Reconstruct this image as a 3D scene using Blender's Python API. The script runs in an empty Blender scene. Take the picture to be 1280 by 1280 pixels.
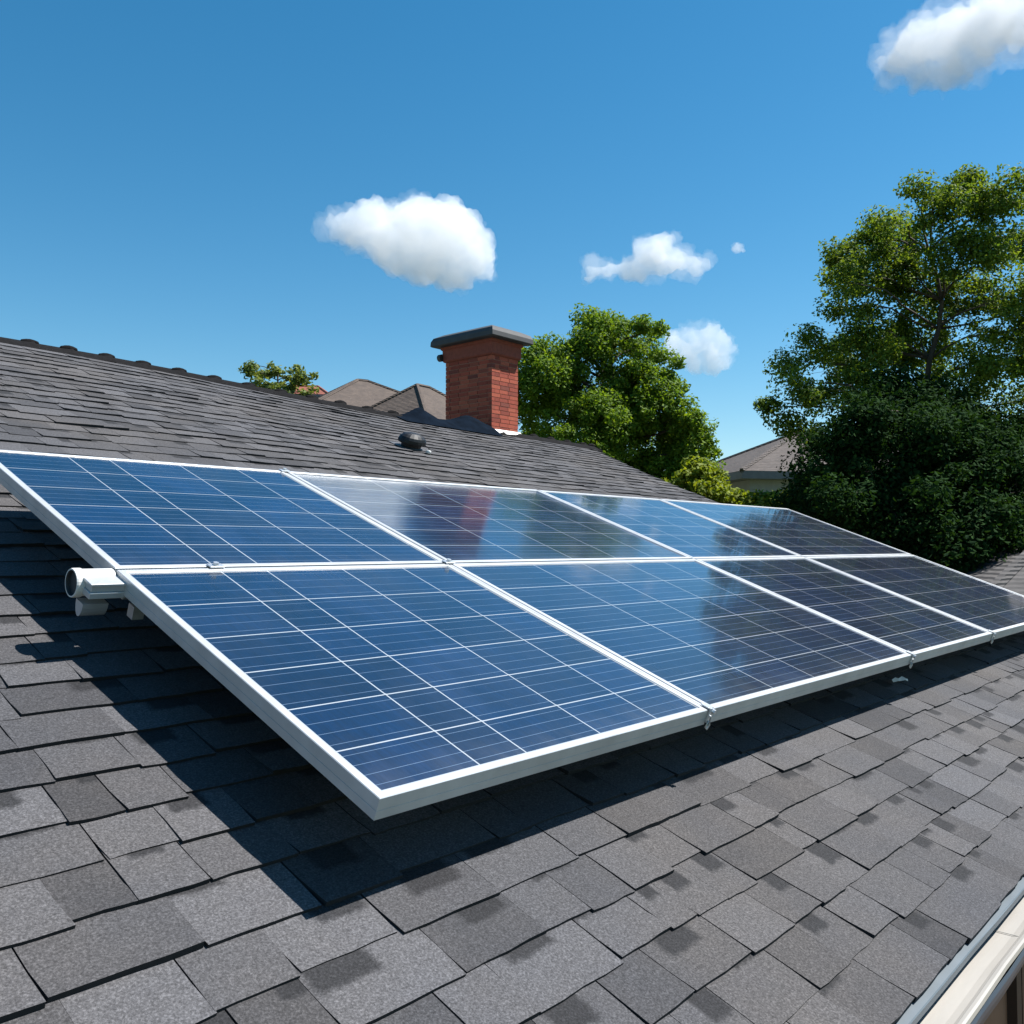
import bpy, bmesh, math, random
import numpy as np
from mathutils import Vector, noise as mnoise

R = math.radians
rng = np.random.default_rng(7)
random.seed(7)
scene = bpy.context.scene
COL = scene.collection

# ------------------------------------------------------------------ camera, sky, sun, exposure
ZC = 4.2                                   # eye height above the ground
YAW = R(48.6769)                           # house axis x = along the eave, y = up the slope
cam_d = bpy.data.cameras.new('camera')
cam = bpy.data.objects.new('camera', cam_d)
COL.objects.link(cam)
cam.location = (0, 0, ZC)
cam.rotation_euler = (R(90 + 2.2365), 0, -YAW)
cam_d.sensor_width = 36
cam_d.lens = 31.9
cam_d.clip_start = 0.05
cam_d.clip_end = 9000
scene.camera = cam

SUN = Vector((0.439, -0.303, 0.847)).normalized()
world = bpy.data.worlds.new('World')
scene.world = world
world.use_nodes = True
wn, wl = world.node_tree.nodes, world.node_tree.links
wn.clear()
sky = wn.new('ShaderNodeTexSky')
sky.sky_type = 'NISHITA'
sky.sun_disc = False
sky.sun_elevation = math.asin(SUN.z)
sky.sun_rotation = math.atan2(SUN.x, SUN.y)
sky.altitude = 0
sky.air_density = 1.0
sky.dust_density = 0.15
sky.ozone_density = 1.6
hs = wn.new('ShaderNodeHueSaturation')
hs.inputs['Saturation'].default_value = 1.38
hs.inputs['Hue'].default_value = .487
bg = wn.new('ShaderNodeBackground')
bg.inputs['Strength'].default_value = 0.070
wo = wn.new('ShaderNodeOutputWorld')
wl.new(sky.outputs[0], hs.inputs['Color'])
wl.new(hs.outputs[0], bg.inputs['Color'])
wl.new(bg.outputs[0], wo.inputs['Surface'])

sd = bpy.data.lights.new('sun', 'SUN')
sd.energy = 5.0
sd.angle = R(0.53)
sd.color = (1.0, 0.97, 0.925)
so = bpy.data.objects.new('sun', sd)
COL.objects.link(so)
so.location = (20, -10, 40)
so.rotation_euler = (-SUN).to_track_quat('-Z', 'Y').to_euler()

vs = scene.view_settings
vs.view_transform = 'Standard'
vs.look = 'None'
vs.exposure = 1.0
vs.gamma = 1
scene.cycles.volume_bounces = 40
scene.cycles.max_bounces = 44
scene.cycles.diffuse_bounces = 4
scene.cycles.transparent_max_bounces = 12

# ------------------------------------------------------------------ helpers
SL = R(20.8385)
CS, SN = math.cos(SL), math.sin(SL)
OFF = 1.4375                               # eye to roof plane
def P(u, v, n=0.0):                         # roof coordinates (along, up the slope, above the slope)
    return (u, v * CS - (n - OFF) * SN, ZC + v * SN + (n - OFF) * CS)

FX, FY = math.sin(YAW), math.cos(YAW)
PT = R(2.2365)
def at(px, py, dist):                       # point that far ahead of the eye, by direction
    f = 1134.2
    dx = (px - 640) / f
    dz = (640 - py) / f
    fw = math.cos(PT) - dz * math.sin(PT)
    up = math.sin(PT) + dz * math.cos(PT)
    k = dist / fw
    r, f2, z = dx * k, dist, up * k
    return Vector((FX * f2 + FY * r, FY * f2 - FX * r, ZC + z))

ORG = {}
class MB:
    def __init__(s):
        s.v, s.f, s.m, s.col, s.uv = [], [], [], [], []
    def quad(s, a, b, c, d, m=0):
        i = len(s.v); s.v += [a, b, c, d]; s.f.append((i, i+1, i+2, i+3)); s.m.append(m)
    def poly(s, pts, m=0):
        i = len(s.v); s.v += list(pts); s.f.append(tuple(range(i, i+len(pts)))); s.m.append(m)
    def hexa(s, p, m=0):                    # 8 points: bottom 0-3 ccw, top 4-7
        i = len(s.v); s.v += list(p)
        for q in ((3,2,1,0), (4,5,6,7), (0,1,5,4), (1,2,6,5), (2,3,7,6), (3,0,4,7)):
            s.f.append(tuple(i+k for k in q)); s.m.append(m)
    def box(s, a, b, m=0):
        x0,y0,z0 = a; x1,y1,z1 = b
        s.hexa([(x0,y0,z0),(x1,y0,z0),(x1,y1,z0),(x0,y1,z0),(x0,y0,z1),(x1,y0,z1),(x1,y1,z1),(x0,y1,z1)], m)
    def rbox(s, u0, u1, v0, v1, n0, n1, m=0):   # box in roof coordinates
        s.hexa([P(u0,v0,n0),P(u1,v0,n0),P(u1,v1,n0),P(u0,v1,n0),P(u0,v0,n1),P(u1,v0,n1),P(u1,v1,n1),P(u0,v1,n1)], m)
    def tube(s, pts, rad, seg=10, m=0, caps=True):
        rings = []
        n = len(pts)
        for k in range(n):
            p = Vector(pts[k])
            d = Vector(pts[min(k+1,n-1)]) - Vector(pts[max(k-1,0)])
            d.normalize()
            a = d.orthogonal().normalized() if abs(d.z) > .95 else d.cross(Vector((0,0,1))).normalized()
            b = d.cross(a)
            r = rad[k] if hasattr(rad, '__len__') else rad
            i = len(s.v)
            s.v += [tuple(p + r*(math.cos(t)*a + math.sin(t)*b)) for t in [2*math.pi*j/seg for j in range(seg)]]
            rings.append(i)
        for k in range(n-1):
            for j in range(seg):
                j2 = (j+1) % seg
                s.f.append((rings[k]+j, rings[k]+j2, rings[k+1]+j2, rings[k+1]+j)); s.m.append(m)
        if caps:
            s.f.append(tuple(rings[0]+j for j in range(seg))[::-1]); s.m.append(m)
            s.f.append(tuple(rings[-1]+j for j in range(seg))); s.m.append(m)
    def build(s, name, mats, parent=None, origin=None, smooth=False, bevel=0, normals=True):
        if not isinstance(mats, (list, tuple)): mats = [mats]
        v = np.array(s.v, float)
        if parent is not None:
            o = ORG[parent.name]
        elif origin is not None:
            o = np.array(origin, float)
        else:
            o = np.array([(v[:,0].min()+v[:,0].max())/2, (v[:,1].min()+v[:,1].max())/2, v[:,2].min()])
        me = bpy.data.meshes.new(name)
        me.from_pydata((v - o).tolist(), [], s.f)
        for m in mats: me.materials.append(m)
        me.polygons.foreach_set('material_index', s.m)
        if smooth: me.polygons.foreach_set('use_smooth', [True]*len(s.f))
        if normals:
            bm = bmesh.new(); bm.from_mesh(me)
            bmesh.ops.recalc_face_normals(bm, faces=bm.faces)
            bm.to_mesh(me); bm.free()
        me.update()
        ob = bpy.data.objects.new(name, me)
        COL.objects.link(ob)
        if parent is not None: ob.parent = parent
        else: ob.location = o
        ORG[ob.name] = o
        if bevel:
            b = ob.modifiers.new('bevel', 'BEVEL'); b.width = bevel; b.segments = 2; b.limit_method = 'ANGLE'; b.angle_limit = R(40)
        return ob

def tag(o, label=None, cat=None, group=None, kind=None):
    if label: o['label'] = label
    if cat: o['category'] = cat
    if group: o['group'] = group
    if kind: o['kind'] = kind
    return o
def empty(name, loc, label, cat, group=None):
    o = bpy.data.objects.new(name, None); COL.objects.link(o)
    o.location = loc; o.empty_display_size = .2
    ORG[o.name] = np.array(loc, float)
    return tag(o, label, cat, group)

# ------------------------------------------------------------------ materials
class NT:
    def __init__(s, name):
        s.mat = bpy.data.materials.new(name); s.mat.use_nodes = True
        s.n, s.l = s.mat.node_tree.nodes, s.mat.node_tree.links
        s.b = s.n['Principled BSDF']; s.out = s.n['Material Output']
    def node(s, t, **kw):
        x = s.n.new(t)
        for k, v in kw.items(): setattr(x, k, v)
        return x
    def link(s, a, b): s.l.new(a, b)
    def coords(s, which='Object', scale=(1,1,1), rot=(0,0,0)):
        tc = s.node('ShaderNodeTexCoord'); mp = s.node('ShaderNodeMapping')
        mp.inputs['Scale'].default_value = scale; mp.inputs['Rotation'].default_value = rot
        s.link(tc.outputs[which], mp.inputs['Vector']); return mp.outputs[0]
    def noise(s, vec, scale, detail=3, rough=.5):
        x = s.node('ShaderNodeTexNoise'); x.inputs['Scale'].default_value = scale
        x.inputs['Detail'].default_value = detail; x.inputs['Roughness'].default_value = rough
        if vec: s.link(vec, x.inputs['Vector'])
        return x.outputs['Fac']
    def ramp(s, fac, stops):
        x = s.node('ShaderNodeValToRGB'); e = x.color_ramp.elements
        while len(e) < len(stops): e.new(.5)
        for q, (p, c) in zip(e, stops):
            q.position = p; q.color = (*c, 1) if hasattr(c, '__len__') else (c, c, c, 1)
        s.link(fac, x.inputs[0]); return x.outputs[0]
    def math(s, op, a, b=None, clamp=False):
        x = s.node('ShaderNodeMath', operation=op); x.use_clamp = clamp
        for i, q in enumerate((a, b)):
            if q is None: continue
            if isinstance(q, (int, float)): x.inputs[i].default_value = q
            else: s.link(q, x.inputs[i])
        return x.outputs[0]
    def mix(s, fac, a, b, blend='MIX'):
        x = s.node('ShaderNodeMix', data_type='RGBA', blend_type=blend)
        for i, q in ((0, fac), (6, a), (7, b)):
            if isinstance(q, (int, float)): x.inputs[i].default_value = q
            elif hasattr(q, '__len__'): x.inputs[i].default_value = (*q, 1)
            else: s.link(q, x.inputs[i])
        return x.outputs[2]
    def bump(s, h, strength, dist=.01):
        x = s.node('ShaderNodeBump'); x.inputs['Strength'].default_value = strength; x.inputs['Distance'].default_value = dist
        s.link(h, x.inputs['Height']); s.link(x.outputs[0], s.b.inputs['Normal']); return x.outputs[0]
    def set(s, **kw):
        for k, v in kw.items():
            k = k.replace('_', ' ')
            if hasattr(v, '__len__'): s.b.inputs[k].default_value = (*v, 1)
            elif isinstance(v, (int, float)): s.b.inputs[k].default_value = v
            else: s.link(v, s.b.inputs[k])
        return s

def simple(name, col, rough=.5, metal=0, var=.12, scale=6, bump=0, spec=.5, vec_scale=(1,1,1)):
    t = NT(name); c = t.coords('Object', vec_scale)
    f = t.noise(c, scale, 4, .6)
    lo = tuple(x*(1-var) for x in col); hi = tuple(min(1, x*(1+var)) for x in col)
    t.set(Base_Color=t.ramp(f, [(.3, lo), (.7, hi)]), Roughness=rough, Metallic=metal, Specular_IOR_Level=spec)
    if bump: t.bump(t.noise(c, scale*8, 3), bump, .004)
    return t.mat

def shingle_mat(name, light, dark, warm):
    t = NT(name)
    at_ = t.node('ShaderNodeAttribute', attribute_name='rnd'); sp = t.node('ShaderNodeSeparateColor'); t.link(at_.outputs['Color'], sp.inputs[0])
    uv = t.node('ShaderNodeUVMap', uv_map='tab'); su = t.node('ShaderNodeSeparateXYZ'); t.link(uv.outputs[0], su.inputs[0])
    c = t.coords('Object')
    grain = t.noise(c, 170, 3, .75)
    grain2 = t.noise(c, 75, 3, .65)
    big = t.noise(c, 1.1, 4, .55)
    edge = t.noise(c, 28, 3, .6)
    tone = t.mix(sp.outputs[0], dark, light)
    tone = t.mix(t.math('MULTIPLY', t.ramp(big, [(.42, 0.), (.68, 1.)]), .55), tone, warm)
    # darker granule blend across the head of some tabs
    wob = t.math('MULTIPLY', t.math('SUBTRACT', edge, .5), .17)
    y = t.math('ADD', su.outputs[1], wob)
    x = t.math('ADD', su.outputs[0], t.math('MULTIPLY', wob, .7))
    y0 = t.math('ADD', t.math('MULTIPLY', sp.outputs[1], .5), .46)
    band = t.math('MULTIPLY', t.math('SUBTRACT', y, y0), 12, True)
    x0 = t.math('MULTIPLY', sp.outputs[2], .75)
    xa = t.math('MULTIPLY', t.math('SUBTRACT', x, t.math('SUBTRACT', x0, .1)), 12, True)
    xb = t.math('MULTIPLY', t.math('SUBTRACT', t.math('ADD', x0, .5), x), 12, True)
    band = t.math('MULTIPLY', t.math('MULTIPLY', band, xa), xb)
    tone = t.mix(t.math('MULTIPLY', band, .85), tone, tuple(q*.55 for q in dark))
    # grit
    g = t.ramp(grain, [(.32, .40), (.52, .96), (.70, 1.85)])
    tone = t.mix(.85, tone, g, 'MULTIPLY')
    g2 = t.ramp(grain2, [(.3, .80), (.7, 1.2)])
    tone = t.mix(.8, tone, g2, 'MULTIPLY')
    t.set(Base_Color=tone, Roughness=.9, Specular_IOR_Level=.25)
    h = t.math('ADD', t.math('MULTIPLY', grain, .6), t.math('MULTIPLY', grain2, .6))
    t.bump(h, .55, .006)
    return t.mat

M = {}
M['shingle'] = shingle_mat('asphalt_shingle', (.090, .089, .095), (.030, .030, .033), (.086, .077, .071))
M['shingle_edge'] = simple('shingle_cut_edge', (.012, .012, .014), .95, var=.3, scale=40)
M['felt'] = simple('roofing_felt', (.02, .02, .022), .95, scale=8)
M['cap'] = simple('ridge_cap_shingle', (.009, .0085, .009), .95, var=.35, scale=30, bump=.5, spec=.1)
M['frame'] = simple('anodised_aluminium', (.50, .51, .52), .40, .4, var=.12, scale=7, vec_scale=(1,1,1))
M['galv'] = simple('galvanised_steel', (.62, .64, .66), .34, .75, var=.1, scale=30)
M['white_paint'] = simple('white_painted_metal', (.62, .61, .59), .45, var=.05, scale=5)
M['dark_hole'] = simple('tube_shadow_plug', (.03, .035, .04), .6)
M['back'] = simple('white_backsheet', (.6, .6, .6), .6)

def glassy(name, base, var, rough=.35, cell=False, tilt=(0, 0), rg=(.05, .1)):
    t = NT(name); c = t.coords('Object')
    f = t.noise(c, 5, 4, .6)
    lo = tuple(q*(1-var) for q in base); hi = tuple(q*(1+var) for q in base)
    colr = t.ramp(f, [(.3, lo), (.7, hi)])
    if cell:
        c2 = t.coords('Object', (90, 6, 6))
        st = t.noise(c2, 1.0, 3, .7)
        colr = t.mix(.8, colr, t.ramp(st, [(.3, .66), (.7, 1.35)]), 'MULTIPLY')
        at_ = t.node('ShaderNodeAttribute', attribute_name='tone')
        colr = t.mix(1.0, colr, t.ramp(at_.outputs['Fac'], [(0, .66), (1, 1.34)]), 'MULTIPLY')
        dust = t.math('MULTIPLY', t.ramp(t.noise(c, 1.6, 6, .7), [(.45, 0.), (.8, 1.)]), .05)
        colr = t.mix(dust, colr, (.30, .29, .27))
        # grime washed down to the lower edge of each pane
        tc_ = t.node('ShaderNodeTexCoord'); dt = t.node('ShaderNodeVectorMath', operation='DOT_PRODUCT')
        t.link(tc_.outputs['Object'], dt.inputs[0]); dt.inputs[1].default_value = (0, CS, SN)
        low = t.ramp(t.math('ADD', t.math('MULTIPLY', dt.outputs['Value'], .5), .5), [(.13, 1.), (.22, .0)])
        grime = t.math('MULTIPLY', low, t.ramp(t.noise(t.coords('Object', (5, 1.2, 1.2)), 2.0, 5, .7), [(.35, .02), (.75, .22)]))
        colr = t.mix(grime, colr, (.20, .19, .17))
    # coat normals tipped to steer reflections, askew most, with a slight ripple
    nrm = t.node('ShaderNodeCombineXYZ')
    nv = (Vector((0, -SN, CS)) + math.tan(R(tilt[0]))*Vector((0, CS, SN)) + Vector((math.tan(R(tilt[1])), 0, 0))).normalized()
    for i in range(3): nrm.inputs[i].default_value = nv[i]
    wob = t.node('ShaderNodeBump'); wob.inputs['Strength'].default_value = .05; wob.inputs['Distance'].default_value = .02
    t.link(t.noise(c, 2.2, 2, .5), wob.inputs['Height']); t.link(nrm.outputs[0], wob.inputs['Normal'])
    t.set(Base_Color=colr, Roughness=rough, Specular_IOR_Level=.2, Coat_Weight=1.0, Coat_IOR=1.5)
    dr = t.ramp(t.noise(c, 3.1, 5, .65), [(.35, rg[0]), (.75, rg[1])])
    t.link(dr, t.b.inputs['Coat Roughness'])
    t.link(wob.outputs[0], t.b.inputs['Coat Normal'])
    return t.mat
PANE = {}
for key, tl, rg in (('front', (4.0, 1.0), (.05, .11)), ('back', (1.6, .4), (.05, .11)), ('cloud_tilt', (5.1, 1.1), (.10, .17))):
    PANE[key] = [glassy('blue_silicon_cell', (.0008, .0098, .036), .26, .4, True, tl, rg),
                 glassy('white_cell_gap', (.34, .365, .39), .05, tilt=tl, rg=rg),
                 glassy('silver_busbar', (.115, .16, .23), .1, tilt=tl, rg=rg)]

def leaf_mat(name, a, b, trans=.35, spec=.2, rough=.65):
    t = NT(name)
    g = t.node('ShaderNodeNewGeometry')
    col = t.ramp(g.outputs['Random Per Island'], [(0, a), (1, b)])
    tr = t.node('ShaderNodeBsdfTranslucent')
    t.link(t.mix(1.0, col, (1.35, 1.25, .45), 'MULTIPLY'), tr.inputs['Color'])
    t.set(Base_Color=col, Roughness=rough, Specular_IOR_Level=spec)
    mx = t.node('ShaderNodeMixShader'); mx.inputs[0].default_value = trans
    t.link(t.b.outputs[0], mx.inputs[1]); t.link(tr.outputs[0], mx.inputs[2]); t.link(mx.outputs[0], t.out.inputs['Surface'])
    return t.mat
M['leaf_mid'] = leaf_mat('bright_green_leaf', (.056, .122, .013), (.180, .270, .027), .45)
M['leaf_tall'] = leaf_mat('olive_green_leaf', (.048, .108, .022), (.180, .245, .026), .44)
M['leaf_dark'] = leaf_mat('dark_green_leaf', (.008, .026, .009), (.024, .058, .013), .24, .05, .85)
M['leaf_lime'] = leaf_mat('lime_green_leaf', (.10, .150, .012), (.225, .27, .028), .4)
M['leaf_pale'] = leaf_mat('pale_green_leaf', (.075, .125, .030), (.20, .235, .07), .35)
M['bark'] = simple('bark', (.055, .042, .032), .9, var=.3, scale=6, bump=.5)

# ------------------------------------------------------------------ ground
def grid_ground():
    mb = MB()
    mb.quad((-600,-600,0), (600,-600,0), (600,600,0), (-600,600,0))
    t = NT('lawn'); c = t.coords('Object')
    f = t.noise(c, .25, 5, .6); f2 = t.noise(c, 14, 4, .7)
    col = t.mix(.5, t.ramp(f, [(.3, (.045,.075,.02)), (.7, (.09,.11,.035))]), t.ramp(f2, [(.3, .5), (.7, 1.4)]), 'MULTIPLY')
    t.set(Base_Color=col, Roughness=.95); t.bump(f2, .6, .05)
    tag(mb.build('ground', t.mat, origin=(0,0,0)), kind='structure')
    mb = MB()
    mb.quad((-6,-3.5,.004), (16,-3.5,.004), (16,1.6,.004), (-6,1.6,.004))  # unseen earth strip, added to bounce brown light onto the wall
    t = NT('bounce_earth'); c = t.coords('Object')
    f = t.noise(c, 2.5, 5, .65)
    t.set(Base_Color=t.ramp(f, [(.3, (.10,.066,.042)), (.7, (.17,.115,.075))]), Roughness=.95); t.bump(f, .4, .03)
    tag(mb.build('bounce_strip', t.mat, origin=(0,0,.004)), kind='structure')
grid_ground()

# ------------------------------------------------------------------ own house
RIDGE = [(-3.086, 9.619), (3.148, 9.198), (3.837, 9.095), (4.578, 8.920), (5.453, 8.611), (6.193, 8.374), (7.088, 8.179), (8.230, 8.066), (9.393, 7.984), (10.720, 7.870)]
RAKE = [(0.309, 10.082), (5.144, 10.082), (5.761, 10.082), (6.584, 10.216), (7.202, 10.412), (7.870, 10.720)]
EAVE = .3447
U0 = -3.09
def ridge_v(u): return float(np.interp(u, [a for a, _ in RIDGE], [b for _, b in RIDGE]))
def rake_u(v): return float(np.interp(v, [a for a, _ in RAKE], [b for _, b in RAKE]))
def warp(u, v):                              # courses above the array run with the ridge
    if v <= 4.53: return v
    return 4.53 + (v - 4.53) / (8.54 - 4.53) * (ridge_v(u) - 4.53)

house = empty('house', (3.5, 5.0, 0), 'house under a dark grey shingle roof with red brick chimney, carrying the solar panels', 'house')

def build_roof():
    # felt deck under the shingles and the back slope
    mb = MB()
    us = np.linspace(U0, 10.70, 30)
    vsn = np.linspace(EAVE, 8.54, 12)
    def q(u, v):
        w = warp(u, v); return P(min(u, rake_u(w) - .02), w, -.012)
    for i in range(len(us)-1):
        for j in range(len(vsn)-1):
            mb.quad(q(us[i],vsn[j]), q(us[i+1],vsn[j]), q(us[i+1],vsn[j+1]), q(us[i],vsn[j+1]), 0)
    for i in range(len(us)-1):
        a = P(us[i], ridge_v(us[i]), -.01); b = P(us[i+1], ridge_v(us[i+1]), -.01)
        a2 = (a[0], a[1]+7.2, a[2]-7.2*SN/CS); b2 = (b[0], b[1]+7.2, b[2]-7.2*SN/CS)
        mb.quad(a, b, b2, a2, 1)
    M['back_slope'] = simple('back_slope_shingle', (.12,.115,.115), .9, var=.25, scale=5, bump=.5)
    deck = mb.build('roof', [M['felt'], M['back_slope']], house, normals=False)
    # shingle tabs
    V_, F_, MI, RND, UV = [], [], [], [], []
    row_h = .172
    nrow = int((8.54 - EAVE) / row_h) + 1
    for r in range(nrow):
        v0 = EAVE + r*row_h; v1 = v0 + row_h*1.30
        if v0 > 8.51: break
        u = U0 - rng.uniform(0, .3)
        lift_row = rng.uniform(-.002, .002)
        far = v0 > 4.42
        while u < 10.9:
            w = rng.choice([.14, .19, .24, .29, .36], p=[.12, .24, .3, .24, .10]) * rng.uniform(.9, 1.1)
            raised = rng.random() < .62
            th = rng.uniform(.0075, .012) if raised else rng.uniform(.0045, .0065)
            gap = .004 if rng.random() < .75 else .001
            ua, ub = u + gap, u + w
            nx = 4
            dv = rng.uniform(-.012, .008) + (0 if raised else .006)
            skl = rng.uniform(-.006, .006); skr = rng.uniform(-.006, .006)
            curl, curl2 = [rng.uniform(0, .003) if rng.random() < .82 else rng.uniform(.003, .009) for _ in (0, 1)]
            if far: curl *= 1.1; curl2 *= 1.1; dv *= 1.8
            cs = rng.random(nx+1)*.005 - .0025
            rnd = (rng.beta(2.2, 1.6), rng.random(), rng.random() if rng.random() < .8 else 2.0)
            base = len(V_)
            ok = True
            for k in range(nx+1):
                t = k/nx
                uu = ua + (ub-ua)*t
                low = v0 + dv + cs[k] + 0
                wl_, wh = warp(uu, low), warp(uu, v1)
                wm = warp(uu, v0 + row_h*.5)
                lim = rake_u(wl_)
                if uu > lim + .02: uu = lim + .02
                if k == 0 and ua > lim: ok = False
                cu = curl + (curl2 - curl)*t + rng.uniform(0, .0012)
                if r < 1: wl_ = max(wl_, EAVE - .01)
                nt = th + cu + lift_row
                V_.append(P(uu + skl*(1-t) + skr*t, wl_, nt))
                V_.append(P(uu, wm, th*.62 + cu*.25))
                V_.append(P(uu, wh, th*.0 + .0005))
                V_.append(P(uu + skl*(1-t) + skr*t, wl_ + .001, min(.0, nt - th) - .006))
            if not ok:
                del V_[base:]; break
            for k in range(nx):
                a = base + 4*k; b = a + 4
                for fc, mi in (((a, b, b+1, a+1), 0), ((a+1, b+1, b+2, a+2), 0), ((a+3, b+3, b, a), 1)):
                    F_.append(fc); MI.append(mi); RND.append(rnd)
                t0, t1 = k/nx, (k+1)/nx
                UV += [(t0,0),(t1,0),(t1,.5),(t0,.5),(t0,.5),(t1,.5),(t1,1.3*.9),(t0,1.3*.9),(t0,0),(t1,0),(t1,0),(t0,0)]
            a = base; b = base + 4*nx
            V_.append(tuple(np.array(V_[a+2]) - np.array(P(0,0,.008)) + np.array(P(0,0,0)))); i1 = len(V_)-1
            V_.append(tuple(np.array(V_[b+2]) - np.array(P(0,0,.008)) + np.array(P(0,0,0)))); i2 = len(V_)-1
            for fc in ((a+3, a, a+1), (a+3, a+1, i1), (a+1, a+2, i1), (b, b+3, b+1), (b+3, i2, b+1), (b+1, i2, b+2)):
                F_.append(fc); MI.append(1); RND.append(rnd); UV += [(0,0)]*3
            u = ub
    me = bpy.data.meshes.new('shingles')
    o = ORG['house']
    me.from_pydata((np.array(V_) - o).tolist(), [], F_)
    me.materials.append(M['shingle']); me.materials.append(M['shingle_edge'])
    me.polygons.foreach_set('material_index', MI)
    uvl = me.uv_layers.new(name='tab'); uvl.data.foreach_set('uv', np.array(UV, 'f').ravel())
    ca = me.color_attributes.new('rnd', 'FLOAT_COLOR', 'CORNER')
    cnt = [len(f) for f in F_]
    arr = np.repeat(np.array([(*q, 1) for q in RND], 'f'), cnt, axis=0)
    ca.data.foreach_set('color', arr.ravel())
    me.update()
    ob = bpy.data.objects.new('shingles', me); COL.objects.link(ob); ob.parent = deck
    ORG[ob.name] = o
    # ridge caps: overlapping bent pieces, lifted at one end
    mb = MB()
    u = U0
    while u < 10.7:
        ln = .34
        u1 = min(u + ln*1.15, 10.75)
        lift0, lift1 = .004, .010 + rng.uniform(-.003, .006)
        sec = []
        ang = [-.16, -.12, -.08, -.04, 0, .04, .08, .12, .16]
        for uu, lf, hh in ((u, lift0, .026), (u + ln*.8, lift0 + (lift1-lift0)*.2, .028), (u1, lift1, .038)):
            rv = ridge_v(uu)
            c = Vector(P(uu, rv, 0))
            sec.append([(c.x, c.y + s_*CS, c.z - abs(s_)*SN*1.0 + lf + hh*(1-(s_/.16)**2)) for s_ in ang])
        for q_ in (0, 1):
            for k in range(8):
                mb.quad(sec[q_][k], sec[q_+1][k], sec[q_+1][k+1], sec[q_][k+1])
            for k in (0, 8):
                e0, e1 = sec[q_][k], sec[q_+1][k]
                mb.quad(e0, e1, (e1[0], e1[1], e1[2]-.03), (e0[0], e0[1], e0[2]-.02))
        for k in range(8):
            a, b = sec[2][k], sec[2][k+1]
            mb.quad(a, b, (b[0]-.01, b[1], b[2]-.045), (a[0]-.01, a[1], a[2]-.045))
        c = Vector(P(u1 - .03, ridge_v(u1), 0)); c.z += .030
        nk = rng.uniform(.75, 1.0)
        if not 6.9 < u < 8.85:
            mb.tube([(c.x + .085*math.cos(t), c.y + .004, c.z + .006*math.sin(t)) for t in (math.pi, 2.6, 2.0, 1.57, 1.1, .5, 0)], [q_*nk for q_ in (.006, .020, .030, .034, .030, .020, .006)], 10)
        u += ln
    mb.build('ridge_cap', M['cap'], deck)
    # walls, gables, soffit, fascia
    mb = MB()
    wy0, wy1 = 1.29, 14.6
    ez = P(0, EAVE)[2]
    mb.box((-2.6, wy0, 0), (9.62, wy1, ez - .10))
    for x in (-2.6, 9.62):
        pk = P(x, ridge_v(x), -.2)
        mb.poly([(x, wy0, ez-.1), (x, wy1, ez-.1), (x, pk[1], pk[2])])
    M['wall'] = simple('brown_render', (.19, .105, .06), .85, var=.10, scale=3, bump=.3)
    mb.build('wall', M['wall'], house, normals=False)
    darkw = simple('dark_brown_timber', (.016, .010, .008), .6, var=.3, scale=5)
    mb = MB()
    for a_, b_ in (((5.50, 0), (5.60, 2.25)), ((6.55, 0), (6.65, 2.25)), ((5.60, 2.15), (6.55, 2.25))):
        mb.box((a_[0], wy0-.05, a_[1]), (b_[0], wy0+.01, b_[1]))
    mb.build('door_frame', darkw, house)
    mb = MB()
    mb.box((5.603, wy0-.02, .01), (6.547, wy0+.005, 2.147))
    for z0_, z1_ in ((.2, .95), (1.1, 1.95)):
        for x0_, x1_ in ((5.72, 6.03), (6.12, 6.43)):
            mb.box((x0_, wy0-.028, z0_), (x1_, wy0-.0202, z1_))
    dr = mb.build('door', simple('dark_stained_door', (.03, .016, .011), .55, var=.3, scale=4), house)
    mb = MB(); mb.tube([(6.47, wy0-.02, 1.0), (6.47, wy0-.07, 1.0), (6.38, wy0-.075, 1.0)], .01, 8)
    mb.build('handle', M['galv'], dr)
    for wx in (8.0,):
        mb = MB()
        x0, x1, z0, z1 = wx, wx+1.2, .75, 2.15
        for a_, b_ in (((x0,z0),(x0+.09,z1)), ((x1-.09,z0),(x1,z1)), ((x0+.09,z0),(x1-.09,z0+.09)), ((x0+.09,z1-.09),(x1-.09,z1)), ((wx+.57,z0+.09),(wx+.63,z1-.09))):
            mb.box((a_[0], wy0-.05, a_[1]), (b_[0], wy0+.01, b_[1]))
        wf = mb.build('window', darkw, house)
        mb = MB(); yy = wy0-.015
        mb.quad((x0+.09,yy,z0+.09), (x1-.09,yy,z0+.09), (x1-.09,yy,z1-.09), (x0+.09,yy,z1-.09))
        mb.build('pane', simple('own_window_glass', (.02,.025,.03), .08), wf, normals=False)
    mb = MB()
    ye = P(0, EAVE)[1]
    mb.box((U0, ye + .03, ez - .22), (10.08, ye + .055, ez - .02))
    mb.box((U0, ye + .055, ez - .21), (10.08, wy0, ez - .195))
    mb.build('fascia', M['white_paint'], house)
    mb = MB()
    for i in range(len(RAKE)-1):
        (va, ua), (vb, ub) = RAKE[i], RAKE[i+1]
        mb.hexa([P(ua-.02,va,-.16),P(ua+.012,va,-.16),P(ub+.012,vb,-.16),P(ub-.02,vb,-.16),P(ua-.02,va,-.014),P(ua+.012,va,-.014),P(ub+.012,vb,-.014),P(ub-.02,vb,-.014)])
    mb.build('rake_board', simple('grey_trim', (.22,.21,.21), .6), house)
    return deck
roof = build_roof()

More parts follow.
